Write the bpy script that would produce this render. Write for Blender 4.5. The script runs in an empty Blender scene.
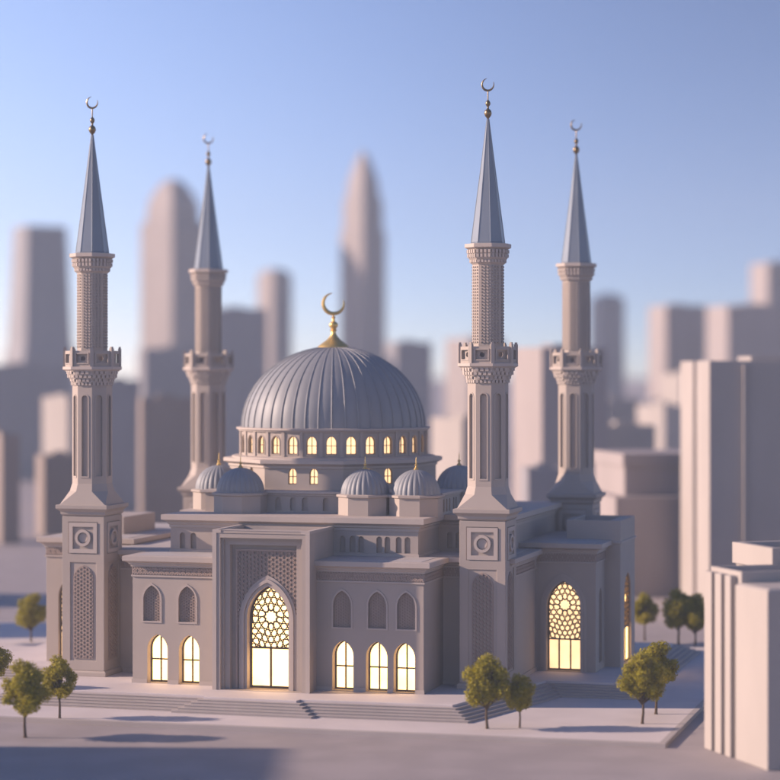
import bpy, bmesh, math, random
from mathutils import Vector, Matrix
from mathutils.geometry import tessellate_polygon, delaunay_2d_cdt

R = math.radians
PI = math.pi
random.seed(11)
scene = bpy.context.scene
COL = scene.collection

# ------------------------------------------------------------------ materials
def new_mat(name):
    m = bpy.data.materials.new(name)
    m.use_nodes = True
    nt = m.node_tree
    nt.nodes.clear()
    out = nt.nodes.new('ShaderNodeOutputMaterial')
    b = nt.nodes.new('ShaderNodeBsdfPrincipled')
    nt.links.new(b.outputs[0], out.inputs[0])
    return m, nt, b

def surf(name, col, var=0.08, scale=0.6, rough=0.7, bump=0.02, metal=0.0, fine=14.0, spec=0.35, stain=0.0):
    """procedural surface: two noise octaves vary the colour, a fine noise bumps it"""
    m, nt, b = new_mat(name)
    N, Lk = nt.nodes.new, nt.links.new
    tc = N('ShaderNodeTexCoord')
    n1 = N('ShaderNodeTexNoise'); n1.inputs['Scale'].default_value = scale; n1.inputs['Detail'].default_value = 5
    n2 = N('ShaderNodeTexNoise'); n2.inputs['Scale'].default_value = fine; n2.inputs['Detail'].default_value = 3
    Lk(tc.outputs['Object'], n1.inputs['Vector']); Lk(tc.outputs['Object'], n2.inputs['Vector'])
    mx = N('ShaderNodeMix'); mx.data_type = 'RGBA'
    lo = [c * (1 - var) for c in col]; hi = [min(1, c * (1 + var)) for c in col]
    mx.inputs['A'].default_value = (*lo, 1); mx.inputs['B'].default_value = (*hi, 1)
    ad = N('ShaderNodeMath'); ad.operation = 'MULTIPLY_ADD'; ad.inputs[1].default_value = 0.35
    Lk(n2.outputs['Fac'], ad.inputs[0])
    sb = N('ShaderNodeMath'); sb.operation = 'MULTIPLY'; sb.inputs[1].default_value = 0.8
    Lk(n1.outputs['Fac'], sb.inputs[0]); Lk(sb.outputs[0], ad.inputs[2])
    Lk(ad.outputs[0], mx.inputs['Factor'])
    last = mx.outputs['Result']
    if stain:
        n3 = N('ShaderNodeTexNoise'); n3.inputs['Scale'].default_value = 0.22; n3.inputs['Detail'].default_value = 7
        mp = N('ShaderNodeMapping'); mp.inputs['Scale'].default_value = (1, 1, 0.3)
        Lk(tc.outputs['Object'], mp.inputs['Vector']); Lk(mp.outputs[0], n3.inputs['Vector'])
        rp = N('ShaderNodeValToRGB'); rp.color_ramp.elements[0].position = 0.42; rp.color_ramp.elements[1].position = 0.62
        rp.color_ramp.elements[0].color = (1 - stain,) * 3 + (1,); rp.color_ramp.elements[1].color = (1, 1, 1, 1)
        Lk(n3.outputs['Fac'], rp.inputs[0])
        mu = N('ShaderNodeMix'); mu.data_type = 'RGBA'; mu.blend_type = 'MULTIPLY'; mu.inputs['Factor'].default_value = 1
        Lk(last, mu.inputs['A']); Lk(rp.outputs[0], mu.inputs['B']); last = mu.outputs['Result']
    Lk(last, b.inputs['Base Color'])
    b.inputs['Roughness'].default_value = rough
    b.inputs['Metallic'].default_value = metal
    b.inputs['Specular IOR Level'].default_value = spec
    if bump:
        bp = N('ShaderNodeBump'); bp.inputs['Strength'].default_value = 0.5; bp.inputs['Distance'].default_value = bump
        Lk(n2.outputs['Fac'], bp.inputs['Height']); Lk(bp.outputs[0], b.inputs['Normal'])
    return m

def glow(name, col, strength):
    """lit pane: warm light from the room behind, uneven from place to place"""
    m, nt, b = new_mat(name)
    N, Lk = nt.nodes.new, nt.links.new
    tc = N('ShaderNodeTexCoord'); n = N('ShaderNodeTexNoise'); n.inputs['Scale'].default_value = 0.7; n.inputs['Detail'].default_value = 2
    Lk(tc.outputs['Object'], n.inputs['Vector'])
    mr = N('ShaderNodeMapRange'); mr.inputs['From Min'].default_value = 0.3; mr.inputs['From Max'].default_value = 0.7
    mr.inputs['To Min'].default_value = strength * 0.8; mr.inputs['To Max'].default_value = strength * 1.15
    Lk(n.outputs['Fac'], mr.inputs['Value'])
    b.inputs['Base Color'].default_value = (0.6, 0.55, 0.45, 1); b.inputs['Roughness'].default_value = 0.2
    b.inputs['Emission Color'].default_value = (*col, 1)
    Lk(mr.outputs[0], b.inputs['Emission Strength'])
    return m

STONE = surf('pale_stone', (0.46, 0.385, 0.335), var=0.07, scale=0.5, bump=0.012, rough=0.75, stain=0.07)
TRIM = surf('pale_stone_trim', (0.50, 0.42, 0.37), var=0.06, scale=0.8, bump=0.01, rough=0.7)
RELIEF = surf('carved_stone', (0.40, 0.305, 0.26), var=0.08, scale=1.2, bump=0.01, rough=0.8)
ROOFM = surf('roof_screed', (0.50, 0.45, 0.43), var=0.06, scale=0.3, bump=0.01, stain=0.08)
LEAD = surf('lead_sheet', (0.275, 0.278, 0.292), var=0.10, scale=0.9, rough=0.55, metal=0.06, bump=0.008, spec=0.5, stain=0.08)
SPIRE = surf('spire_lead', (0.21, 0.235, 0.27), var=0.10, scale=0.9, rough=0.38, metal=0.35, bump=0.006, spec=0.5, stain=0.08)
GOLD = surf('gilt_metal', (0.78, 0.53, 0.18), var=0.12, scale=3, rough=0.42, metal=0.8, bump=0.004)
BRONZE = surf('dark_bronze', (0.22, 0.16, 0.09), var=0.15, scale=3, rough=0.35, metal=0.9, bump=0.004)
FRAME = surf('bronze_window_frame', (0.12, 0.085, 0.055), var=0.12, scale=3, rough=0.5, metal=0.3, bump=0.004)
PANE = glow('lit_pane', (1.0, 0.585, 0.205), 3.1)
PANE_DIM = glow('dim_lit_pane', (1.0, 0.60, 0.29), 1.25)
STEP = surf('step_stone', (0.46, 0.40, 0.375), var=0.07, scale=0.8, bump=0.012, stain=0.06)
PAVE = surf('pale_paving', (0.68, 0.60, 0.58), var=0.06, scale=0.25, bump=0.012, stain=0.07)
STREET = surf('pale_street', (0.39, 0.335, 0.325), var=0.08, scale=0.12, bump=0.015, fine=6, stain=0.12)
BARK = surf('bark', (0.10, 0.068, 0.045), var=0.25, scale=4, bump=0.03, rough=0.9)
CITY = [surf('city_render_%s' % n, c, var=0.05, scale=0.15, bump=0.0, fine=2.0, stain=0.08) for n, c in
        (('rose', (0.38, 0.325, 0.31)), ('grey', (0.30, 0.285, 0.30)), ('cream', (0.44, 0.385, 0.35)), ('brown', (0.31, 0.245, 0.215)))]

def leaf_mat(name, c0, c1):
    m, nt, b = new_mat(name)
    N, Lk = nt.nodes.new, nt.links.new
    g = N('ShaderNodeNewGeometry')
    rp = N('ShaderNodeValToRGB')
    rp.color_ramp.elements[0].color = (*c0, 1); rp.color_ramp.elements[1].color = (*c1, 1)
    Lk(g.outputs['Random Per Island'], rp.inputs[0])
    Lk(rp.outputs[0], b.inputs['Base Color'])
    b.inputs['Roughness'].default_value = 0.55
    b.inputs['Specular IOR Level'].default_value = 0.25
    tr = N('ShaderNodeBsdfTranslucent'); Lk(rp.outputs[0], tr.inputs['Color'])
    mx = N('ShaderNodeMixShader'); mx.inputs[0].default_value = 0.42
    out = [n for n in nt.nodes if n.type == 'OUTPUT_MATERIAL'][0]
    Lk(b.outputs[0], mx.inputs[1]); Lk(tr.outputs[0], mx.inputs[2]); Lk(mx.outputs[0], out.inputs[0])
    return m
LEAF = leaf_mat('olive_leaves', (0.26, 0.24, 0.012), (0.52, 0.43, 0.035))

# ------------------------------------------------------------------ mesh helpers
class MB:
    def __init__(s):
        s.v = []; s.f = []
    def add(s, vs, fs, M=None):
        o = len(s.v)
        s.v += [tuple(M @ Vector(p)) if M else tuple(p) for p in vs]
        s.f += [tuple(i + o for i in f) for f in fs]
    def box(s, x0, x1, y0, y1, z0, z1, M=None):
        vs = [(x0, y0, z0), (x1, y0, z0), (x1, y1, z0), (x0, y1, z0), (x0, y0, z1), (x1, y0, z1), (x1, y1, z1), (x0, y1, z1)]
        s.add(vs, [(0, 3, 2, 1), (4, 5, 6, 7), (0, 1, 5, 4), (1, 2, 6, 5), (2, 3, 7, 6), (3, 0, 4, 7)], M)
    def loft(s, rings, cap0=True, cap1=True, M=None):
        n = len(rings[0]); vs = [p for r in rings for p in r]; fs = []
        for k in range(len(rings) - 1):
            for i in range(n):
                j = (i + 1) % n
                fs.append((k * n + i, k * n + j, (k + 1) * n + j, (k + 1) * n + i))
        if cap0: fs.append(tuple(range(n))[::-1])
        if cap1: fs.append(tuple((len(rings) - 1) * n + i for i in range(n)))
        s.add(vs, fs, M)
    def prism(s, poly, z0, z1, M=None):
        s.loft([[(x, y, z0) for x, y in poly], [(x, y, z1) for x, y in poly]], M=M)
    def lathe(s, prof, n=24, M=None, cx=0, cy=0, phase=0):
        s.loft([[(cx + r * math.cos(phase + 2 * PI * i / n), cy + r * math.sin(phase + 2 * PI * i / n), z) for i in range(n)] for r, z in prof], M=M)
    def plate(s, outer, holes, t0, t1, xf):
        """sheet in the a-b plane with holes, extruded from depth t0 to t1"""
        loops = [outer] + holes
        pts = [p for l in loops for p in l]
        n = len(pts)
        tris = tessellate_polygon([[Vector((a, b, 0)) for a, b in l] for l in loops])
        vs = [xf(a, b, t0) for a, b in pts] + [xf(a, b, t1) for a, b in pts]
        fs = [tuple(t) for t in tris] + [tuple(i + n for i in reversed(t)) for t in tris]
        o = 0
        for l in loops:
            m = len(l)
            for i in range(m):
                j = (i + 1) % m
                fs.append((o + i, o + j, o + j + n, o + i + n))
            o += m
        s.add(vs, fs)
    def bars(s, segs, w, t0, t1, xf):
        for (a0, b0), (a1, b1) in segs:
            dx, dy = a1 - a0, b1 - b0; l = math.hypot(dx, dy)
            if l < 1e-4: continue
            nx, ny = -dy / l * w / 2, dx / l * w / 2
            q = [(a0 + nx, b0 + ny), (a0 - nx, b0 - ny), (a1 - nx, b1 - ny), (a1 + nx, b1 + ny)]
            s.add([xf(a, b, t0) for a, b in q] + [xf(a, b, t1) for a, b in q],
                  [(0, 1, 2, 3), (7, 6, 5, 4), (0, 4, 5, 1), (1, 5, 6, 2), (2, 6, 7, 3), (3, 7, 4, 0)])
    def tube(s, pts, rad, n=8):
        pts = [Vector(p) for p in pts]; rings = []
        for i, p in enumerate(pts):
            d = (pts[min(i + 1, len(pts) - 1)] - pts[max(i - 1, 0)]).normalized()
            a = d.orthogonal().normalized() if i == 0 else (rings_a - d * rings_a.dot(d)).normalized()
            rings_a = a; b = d.cross(a)
            rings.append([tuple(p + (a * math.cos(2 * PI * k / n) + b * math.sin(2 * PI * k / n)) * rad[i]) for k in range(n)])
        s.loft(rings)
    def build(s, name, mat, parent=None, loc=None, rot=None, smooth=False, bevel=0.0, kind=None, recalc=True):
        me = bpy.data.meshes.new(name)
        me.from_pydata(s.v, [], s.f)
        if recalc:
            bm = bmesh.new(); bm.from_mesh(me)
            bmesh.ops.recalc_face_normals(bm, faces=bm.faces); bm.to_mesh(me); bm.free()
        me.materials.append(mat)
        o = bpy.data.objects.new(name, me); COL.objects.link(o)
        if parent: o.parent = parent
        if loc: o.location = loc
        if rot is not None: o.rotation_euler = (0, 0, rot)
        if smooth:
            me.polygons.foreach_set('use_smooth', [True] * len(me.polygons))
            try: me.set_sharp_from_angle(angle=R(40))
            except Exception: pass
        if bevel:
            bv = o.modifiers.new('edge', 'BEVEL'); bv.width = bevel; bv.segments = 2; bv.limit_method = 'ANGLE'; bv.angle_limit = R(35)
        if kind: o['kind'] = kind
        return o

def tag(o, label, cat, group=None, kind=None):
    o['label'] = label; o['category'] = cat
    if group: o['group'] = group
    if kind: o['kind'] = kind
    return o
def thing(name, label, cat, loc=(0, 0, 0), rz=0.0, group=None):
    o = bpy.data.objects.new(name, None); COL.objects.link(o)
    o.location = loc; o.rotation_euler = (0, 0, rz); o.empty_display_size = 0.5
    return tag(o, label, cat, group)
def copy_tree(o, parent=None):
    c = o.copy(); COL.objects.link(c); c.parent = parent
    for ch in list(o.children): copy_tree(ch, c)
    return c

def rect(x0, x1, y0, y1): return [(x0, y0), (x1, y0), (x1, y1), (x0, y1)]
def offset(poly, d):
    """mitred offset of a counter-clockwise outline"""
    n = len(poly); out = []
    for i in range(n):
        p0, p1, p2 = Vector(poly[i - 1]), Vector(poly[i]), Vector(poly[(i + 1) % n])
        e1 = (p1 - p0).normalized(); e2 = (p2 - p1).normalized()
        n1 = Vector((e1.y, -e1.x)); n2 = Vector((e2.y, -e2.x))
        k = 1 + n1.dot(n2)
        q = p1 + (n1 + n2) * (d / k)
        out.append((q.x, q.y))
    return out
def sweep(mb, poly, prof):
    """moulding round a closed outline: prof = (offset, z) pairs from bottom to top"""
    mb.loft([[(x, y, z) for x, y in offset(poly, d)] for d, z in prof])
def octagon(r, phase=PI / 8):
    return [(r * math.cos(phase + k * PI / 4), r * math.sin(phase + k * PI / 4)) for k in range(8)]

def arch(cx, z0, w, h, rise=None, n=7):
    """pointed arch outline, counter-clockwise from bottom left"""
    a = w / 2; r = rise or a * 1.2; c = max((r * r - a * a) / (2 * a), 0.0); rad = a + c
    zs = z0 + h - r; pts = [(cx - a, z0), (cx + a, z0)]
    t1 = math.atan2(r, c)
    right = [(cx - c + rad * math.cos(t1 * k / n), zs + rad * math.sin(t1 * k / n)) for k in range(n + 1)]
    pts += right
    pts += [(2 * cx - x, z) for x, z in reversed(right[:-1])]
    return pts
def round_arch(cx, z0, w, h, n=10):
    a = w / 2; zs = z0 + h - a
    return [(cx - a, z0), (cx + a, z0)] + [(cx + a * math.cos(PI * k / n), zs + a * math.sin(PI * k / n)) for k in range(n + 1)]

def clip_seg(p, q, poly):
    """part of segment p-q inside a convex counter-clockwise outline"""
    t0, t1 = 0.0, 1.0; dx, dy = q[0] - p[0], q[1] - p[1]
    n = len(poly)
    for i in range(n):
        a, b = poly[i], poly[(i + 1) % n]
        ex, ey = b[0] - a[0], b[1] - a[1]
        if abs(ex) + abs(ey) < 1e-9: continue
        num = ex * (p[1] - a[1]) - ey * (p[0] - a[0]); den = ex * dy - ey * dx
        if abs(den) < 1e-12:
            if num < 0: return None
        else:
            t = -num / den
            if den > 0: t0 = max(t0, t)
            else: t1 = min(t1, t)
    if t1 - t0 < 1e-4: return None
    return ((p[0] + dx * t0, p[1] + dy * t0), (p[0] + dx * t1, p[1] + dy * t1))
def clip_all(segs, poly):
    return [s for s in (clip_seg(p, q, poly) for p, q in segs) if s]
def bounds(poly):
    xs = [p[0] for p in poly]; ys = [p[1] for p in poly]
    return min(xs), max(xs), min(ys), max(ys)
def star_net(sites, poly):
    """star-and-triangle net: joins the middles of neighbouring cell edges"""
    V, E, F = delaunay_2d_cdt([Vector(p) for p in sites], [], [], 0, 1e-6)[:3]
    cc = []; emap = {}
    for fi, f in enumerate(F):
        (ax, ay), (bx, by), (cx, cy) = [V[q] for q in f]
        d = 2 * (ax * (by - cy) + bx * (cy - ay) + cx * (ay - by))
        if abs(d) < 1e-9: cc.append(None); continue
        A, B, C = ax * ax + ay * ay, bx * bx + by * by, cx * cx + cy * cy
        cc.append(((A * (by - cy) + B * (cy - ay) + C * (ay - by)) / d, (A * (cx - bx) + B * (ax - cx) + C * (bx - ax)) / d))
        for a, b in ((0, 1), (1, 2), (2, 0)): emap.setdefault(tuple(sorted((f[a], f[b]))), []).append(fi)
    segs = []
    for f in F:
        ms = []
        for a, b in ((0, 1), (1, 2), (2, 0)):
            g = emap.get(tuple(sorted((f[a], f[b]))), [])
            if len(g) == 2 and cc[g[0]] and cc[g[1]]:
                p, q = cc[g[0]], cc[g[1]]
                if math.hypot(p[0] - q[0], p[1] - q[1]) < 1.5: ms.append(((p[0] + q[0]) / 2, (p[1] + q[1]) / 2))
        for a in range(len(ms)):
            for b in range(a): segs.append((ms[a], ms[b]))
    return clip_all(segs, poly)
def kagome(poly, d):
    """three families of parallel laths clipped to the outline: hexagons and triangles"""
    x0, x1, y0, y1 = bounds(poly); cx, cy = (x0 + x1) / 2, (y0 + y1) / 2; L_ = math.hypot(x1 - x0, y1 - y0)
    segs = []
    for fam, sh in ((0, 0.5), (1, 0.0), (2, 0.0)):
        a = PI / 6 + fam * PI / 3; dx, dy = math.cos(a), math.sin(a); k = int(L_ / d) + 2
        for i in range(-k, k + 1):
            o = (i + sh) * d; px, py = cx - dy * o, cy + dx * o
            segs.append(((px - dx * L_, py - dy * L_), (px + dx * L_, py + dy * L_)))
    return clip_all(segs, poly)
def rosette_sites(cx, cz, r0, step, nmax, n0):
    S = [(cx, cz)]
    for k in range(nmax):
        n = n0 + 6 * k; r = r0 * 1.62 + step * k
        for i in range(n):
            a = 2 * PI * (i + 0.5 * (k % 2)) / n + PI / 2
            S.append((cx + r * math.cos(a), cz + r * math.sin(a)))
    return S
def ring2(cx, cz, r, n=28): return [(cx + r * math.cos(2 * PI * k / n), cz + r * math.sin(2 * PI * k / n)) for k in range(n)]

front = lambda v: (lambda a, b, d: (a, v + d, b))                # faces the street, depth goes back
right = lambda u: (lambda a, b, d: (u - d, a, b))                # faces right, a runs back
def facet(ap, ang):
    """plane of an octagon or drum facet: a along it, depth inwards"""
    c, s_ = math.cos(ang), math.sin(ang)
    return lambda a, b, d: ((ap - d) * c - a * s_, (ap - d) * s_ + a * c, b)

# ------------------------------------------------------------------ camera, light, sky, air
cam = bpy.data.cameras.new('camera'); co = bpy.data.objects.new('camera', cam); COL.objects.link(co)
EYE = 25.25
co.location = (0, 0, EYE); co.rotation_euler = (PI / 2, 0, 0)
cam.sensor_width = 36; cam.lens = 103.85; cam.shift_y = -18 / 780
cam.clip_start = 1; cam.clip_end = 20000
cam.dof.use_dof = True; cam.dof.focus_distance = 171; cam.dof.aperture_fstop = 0.060; cam.dof.aperture_blades = 0
scene.camera = co

EL, AZ = R(21), R(-2.0)      # sun low on the left, AZ > 0 brings it towards the camera
sun = bpy.data.lights.new('sun', 'SUN'); so = bpy.data.objects.new('sun', sun); COL.objects.link(so)
tosun = Vector((-math.cos(AZ) * math.cos(EL), -math.sin(AZ) * math.cos(EL), math.sin(EL)))
so.rotation_euler = tosun.to_track_quat('Z', 'Y').to_euler(); so.location = tosun * 300
sun.energy = 5.0; sun.angle = R(0.8); sun.color = (1.0, 0.765, 0.62)

w = bpy.data.worlds.new('World'); scene.world = w; w.use_nodes = True
nt = w.node_tree; bg = nt.nodes['Background']
sky = nt.nodes.new('ShaderNodeTexSky'); sky.sky_type = 'NISHITA'; sky.sun_disc = False
sky.sun_elevation = EL; sky.sun_rotation = R(270) - AZ
sky.air_density = 1.0; sky.dust_density = 1.6; sky.ozone_density = 3.5; sky.altitude = 3000
# the sky over the city brightens quickly towards the low sun on the left
# and deepens early towards the zenith
tc = nt.nodes.new('ShaderNodeTexCoord'); sep = nt.nodes.new('ShaderNodeSeparateXYZ'); com = nt.nodes.new('ShaderNodeCombineXYZ')
def wmath(op, a, b):
    n = nt.nodes.new('ShaderNodeMath'); n.operation = op
    for k, v in enumerate((a, b)):
        if isinstance(v, (int, float)): n.inputs[k].default_value = v
        else: nt.links.new(v, n.inputs[k])
    return n.outputs[0]
nt.links.new(tc.outputs['Generated'], sep.inputs[0])
nt.links.new(wmath('ADD', wmath('MULTIPLY', sep.outputs[0], 3.4), -0.62), com.inputs[0])
nt.links.new(sep.outputs[1], com.inputs[1])
over = wmath('MULTIPLY', wmath('MAXIMUM', wmath('SUBTRACT', sep.outputs[2], 0.17), 0.0), 6.0)
nt.links.new(wmath('ADD', wmath('ADD', wmath('MULTIPLY', sep.outputs[2], 1.5), 0.02), over), com.inputs[2])
nm = nt.nodes.new('ShaderNodeVectorMath'); nm.operation = 'NORMALIZE'
nt.links.new(com.outputs[0], nm.inputs[0]); nt.links.new(nm.outputs[0], sky.inputs['Vector'])
tint = nt.nodes.new('ShaderNodeMix'); tint.data_type = 'RGBA'; tint.blend_type = 'MULTIPLY'; tint.inputs['Factor'].default_value = 1
tt = nt.nodes.new('ShaderNodeMix'); tt.data_type = 'RGBA'
tt.inputs['A'].default_value = (1.19, 0.955, 0.98, 1); tt.inputs['B'].default_value = (0.72, 0.94, 1.25, 1)
nt.links.new(wmath('MINIMUM', over, 1.0), tt.inputs['Factor']); nt.links.new(tt.outputs['Result'], tint.inputs['B'])
nt.links.new(sky.outputs[0], tint.inputs['A']); nt.links.new(tint.outputs['Result'], bg.inputs['Color']); bg.inputs['Strength'].default_value = 0.103
scene.view_settings.view_transform = 'Standard'; scene.view_settings.look = 'None'
scene.view_settings.exposure = 0.54; scene.view_settings.gamma = 1
scene.view_settings.use_curve_mapping = False
scene.cycles.use_denoising = True
scene.cycles.max_bounces = 6; scene.cycles.diffuse_bounces = 1; scene.cycles.volume_bounces = 0
scene.cycles.sample_clamp_indirect = 4

# ------------------------------------------------------------------ ground
TH = R(16)                                   # the mosque is turned 16 degrees, right end towards us
OX, OY = 7.48, 171.8
def W(u, v):                                 # mosque plan -> world
    return (OX + u * math.cos(TH) + v * math.sin(TH), OY - u * math.sin(TH) + v * math.cos(TH))
def world_poly(P): return [W(u, v) for u, v in P]
mb = MB(); mb.add([(-6000, -300, 0), (6000, -300, 0), (6000, 9000, 0), (-6000, 9000, 0)], [(0, 1, 2, 3)])
mb.build('street', STREET, kind='structure')
SLAB = [(-95, -20.6), (16.3, -17.0), (16.3, 38.5), (-95, 38.5)]
mb = MB()
def loftz(mb, outline_z): mb.loft([[(x, y, z) for x, y in P] for P, z in outline_z])
wp = world_poly(SLAB)
loftz(mb, [(wp, -0.2), (wp, 0.26), (offset(wp, -0.04), 0.30)])
# joints between the paving flags are fine raised borders along the kerb
mb.build('pavement', PAVE, kind='structure')
mb = MB(); k0 = offset(wp, 0.02); k1 = offset(wp, -0.45)
n = 4
for i in range(4):
    j = (i + 1) % 4
    q = [k0[i], k0[j], k1[j], k1[i]]
    mb.prism(q, -0.1, 0.316)
mb.build('kerb', STEP, kind='structure', bevel=0.02)

# terrace on steps round the mosque
PZ = 1.25
TERR = [(-34.2, -10.6), (-19.0, -10.6), (-18.9, -11.15), (-11.7, -11.15), (-11.6, -10.5), (-0.2, -10.1), (3.6, 4.3), (9.4, 4.5), (9.4, 31), (-44.0, 31), (-44.0, 1.7), (-34.2, 1.7)]
tw = world_poly(TERR)
ter = thing('terrace', 'broad pale stone terrace on steps that carries the mosque and its minarets', 'terrace', (W(-16, 10)[0], W(-16, 10)[1], 0.3))
ter['kind'] = 'structure'
ox, oy = W(-16, 10)
loc = lambda P: [(x - ox, y - oy) for x, y in P]
mb = MB(); tl = loc(tw); loftz(mb, [(tl, 0.005), (tl, 0.93), (offset(tl, -0.02), 0.95)]); mb.build('paved_top', PAVE, ter)
mb = MB(); NS = 6
for k in range(1, NS):
    P = offset(tl, 0.42 * k); zt = 0.95 * (1 - k / NS)
    loftz(mb, [(P, 0.004), (P, zt - 0.035), (offset(P, 0.03), zt - 0.03), (offset(P, 0.03), zt)])
mb.build('flight_of_steps', STEP, ter)

# ------------------------------------------------------------------ minarets
def square(h): return [(-h, -h), (h, -h), (h, h), (-h, h)]
def build_minaret():
    root = thing('minaret', '', 'minaret', group='minarets at the corners of the mosque')
    # square base with panels
    m = MB()
    loftz(m, [(square(1.98), 0), (square(1.98), 0.3), (square(1.88), 0.42), (square(1.72), 0.43), (square(1.72), 12.6), (square(1.9), 12.75), (square(1.9), 12.95), (square(2.05), 13.1), (square(2.2), 13.2), (square(2.2), 13.5), (square(2.0), 13.52)])
    for q in range(4):
        M = Matrix.Rotation(q * PI / 2, 4, 'Z')
        xf = lambda a, b, d, M=M: tuple(M @ Vector((a, -1.8 + d, b)))
        m.plate(rect(-1.8, 1.8, 0.43, 12.6), [rect(-1.25, 1.25, 9.65, 12.15), rect(-1.1, 1.1, 1.2, 8.95)], 0, 0.078, xf)
    base = m.build('base', STONE, root, bevel=0.03)
    for q in (0, 1):
        M = Matrix.Rotation(q * PI / 2, 4, 'Z')
        xf = lambda a, b, d, M=M: tuple(M @ Vector((a, -1.72 + d, b)))
        m = MB()
        m.plate(rect(-1.2, 1.2, 9.7, 12.1), [rect(-0.88, 0.88, 10.02, 11.78)], -0.14, 0.0, xf)
        m.plate(ring2(0, 10.9, 0.66), [ring2(0, 10.9, 0.44)], -0.2, 0.0, xf)
        m.plate(ring2(0, 10.9, 0.36), [], -0.05, 0.0, xf)
        m.build('medallion', TRIM, base)
        m = MB(); A = arch(0, 1.45, 1.5, 7.2, 0.95)
        m.bars(kagome(A, 0.27), 0.075, -0.10, 0.0, xf)
        m.plate(arch(0, 1.38, 1.66, 7.36, 1.05), [A], -0.07, 0.0, xf)
        m.build('lattice_panel', RELIEF, base)
    # sloping shoulder from square to octagon
    m = MB(); s4 = square(1.95); o8 = octagon(1.58)
    # octagon corners with phase PI/8: index 0 at 22.5 deg
    vs = [(x, y, 13.5) for x, y in s4] + [(x * 1.12, y * 1.12, 14.55) for x, y in o8] + [(x, y, 15.15) for x, y in o8]
    # square corner order: 0 (-,-) 1 (+,-) 2 (+,+) 3 (-,+);  octagon: 0,1 in first quadrant, 2,3 second, 4,5 third, 6,7 fourth
    fs = [(0, 1, 4 + 6, 4 + 5), (1, 2, 4 + 0, 4 + 7), (2, 3, 4 + 2, 4 + 1), (3, 0, 4 + 4, 4 + 3), (0, 4 + 5, 4 + 4), (1, 4 + 7, 4 + 6), (2, 4 + 1, 4 + 0), (3, 4 + 3, 4 + 2), (0, 3, 2, 1)]
    fs += [(4 + k, 4 + (k + 1) % 8, 12 + (k + 1) % 8, 12 + k) for k in range(8)] + [tuple(12 + k for k in range(8))]
    m.add(vs, fs); m.build('shoulder', STONE, root)
    # lower shaft: eight plates with arched slots round a core
    m = MB(); ap = 1.58 * math.cos(PI / 8); s = 2 * ap * math.tan(PI / 8)
    m.loft([[(x, y, z) for x, y in octagon(1.40)] for z in (15.1, 22.9)])
    for k in range(8):
        m.plate(rect(-s / 2, s / 2, 15.1, 22.95), [round_arch(0, 15.75, 0.52, 6.4), ], 0, 0.17, facet(ap, k * PI / 4))
        m.plate(round_arch(0, 15.62, 0.74, 6.62), [round_arch(0, 15.75, 0.52, 6.4)], -0.04, 0.02, facet(ap, k * PI / 4))
    m.build('lower_shaft', STONE, root)
    # stalactite corbel under the balcony
    m = MB(); tiers = [(1.64, 22.9), (1.78, 23.2), (1.93, 23.5), (2.07, 23.8)]
    for i, (r, z) in enumerate(tiers):
        m.loft([[(x, y, zz) for x, y in octagon(rr)] for rr, zz in ((r - 0.09, z), (r - 0.09, z + 0.3))])
        a8 = r * math.cos(PI / 8); s = 2 * a8 * math.tan(PI / 8); nb = 4
        for k in range(8):
            for b in range(nb):
                cx = -s / 2 + (b + 0.5 + (0.5 if i % 2 else 0)) * s / nb
                if cx > s / 2 - 0.05: continue
                m.plate(arch(cx, z + 0.05, s / nb * 0.66, 0.25, 0.12, 3), [], -0.07, 0.12, facet(a8, k * PI / 4))
        m.loft([[(x, y, zz) for x, y in octagon(r + 0.05)] for zz in (z + 0.245, z + 0.302)])
    m.loft([[(x, y, zz) for x, y in octagon(rr)] for rr, zz in ((2.15, 24.1), (2.34, 24.2), (2.34, 24.42), (2.2, 24.44))])
    m.build('corbel', TRIM, root)
    # balcony with square openings and corner posts
    m = MB(); r = 2.2; ap = r * math.cos(PI / 8); s = 2 * ap * math.tan(PI / 8)
    for k in range(8):
        m.plate(rect(-s / 2, s / 2, 24.43, 25.68), [rect(-0.48, 0.48, 24.72, 25.42)], 0, 0.16, facet(ap, k * PI / 4))
        m.plate(rect(-0.58, 0.58, 24.62, 25.52), [rect(-0.48, 0.48, 24.72, 25.42)], -0.05, 0.02, facet(ap, k * PI / 4))
        m.plate(rect(-0.5, 0.5, 24.7, 25.44), [ring2(0, 25.07, 0.2, 12)], 0.2, 0.24, facet(ap, k * PI / 4))
        a = PI / 8 + k * PI / 4
        M = Matrix.Translation((r * math.cos(a) * 0.985, r * math.sin(a) * 0.985, 0)) @ Matrix.Rotation(a, 4, 'Z')
        m.box(-0.13, 0.13, -0.13, 0.13, 24.42, 25.86, M); m.box(-0.09, 0.09, -0.09, 0.09, 25.86, 26.0, M)
    m.build('balcony', STONE, root)
    # upper shaft with a grid of raised studs
    m = MB(); r = 1.2; ap = r * math.cos(PI / 8); s = 2 * ap * math.tan(PI / 8)
    m.loft([[(x, y, z) for x, y in octagon(r)] for z in (24.4, 31.95)])
    nz = 25; dz = 5.9 / nz
    for k in range(8):
        xf = facet(ap, k * PI / 4)
        for i in range(nz):
            for j in range(3):
                cx = (j - 1) * s * 0.29; z = 25.9 + (i + 0.5) * dz
                hw, hh = s * 0.105, dz * 0.34
                m.plate([(cx - hw, z), (cx, z - hh), (cx + hw, z), (cx, z + hh)], [], -0.085, 0.01, xf)
    m.build('upper_shaft', STONE, root)
    # capital below the spire
    m = MB()
    m.loft([[(x, y, z) for x, y in octagon(rr)] for rr, z in ((1.2, 31.85), (1.38, 32.0), (1.38, 32.2), (1.52, 32.35), (1.52, 33.0), (1.8, 33.15), (1.8, 33.42), (1.5, 33.44))])
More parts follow.
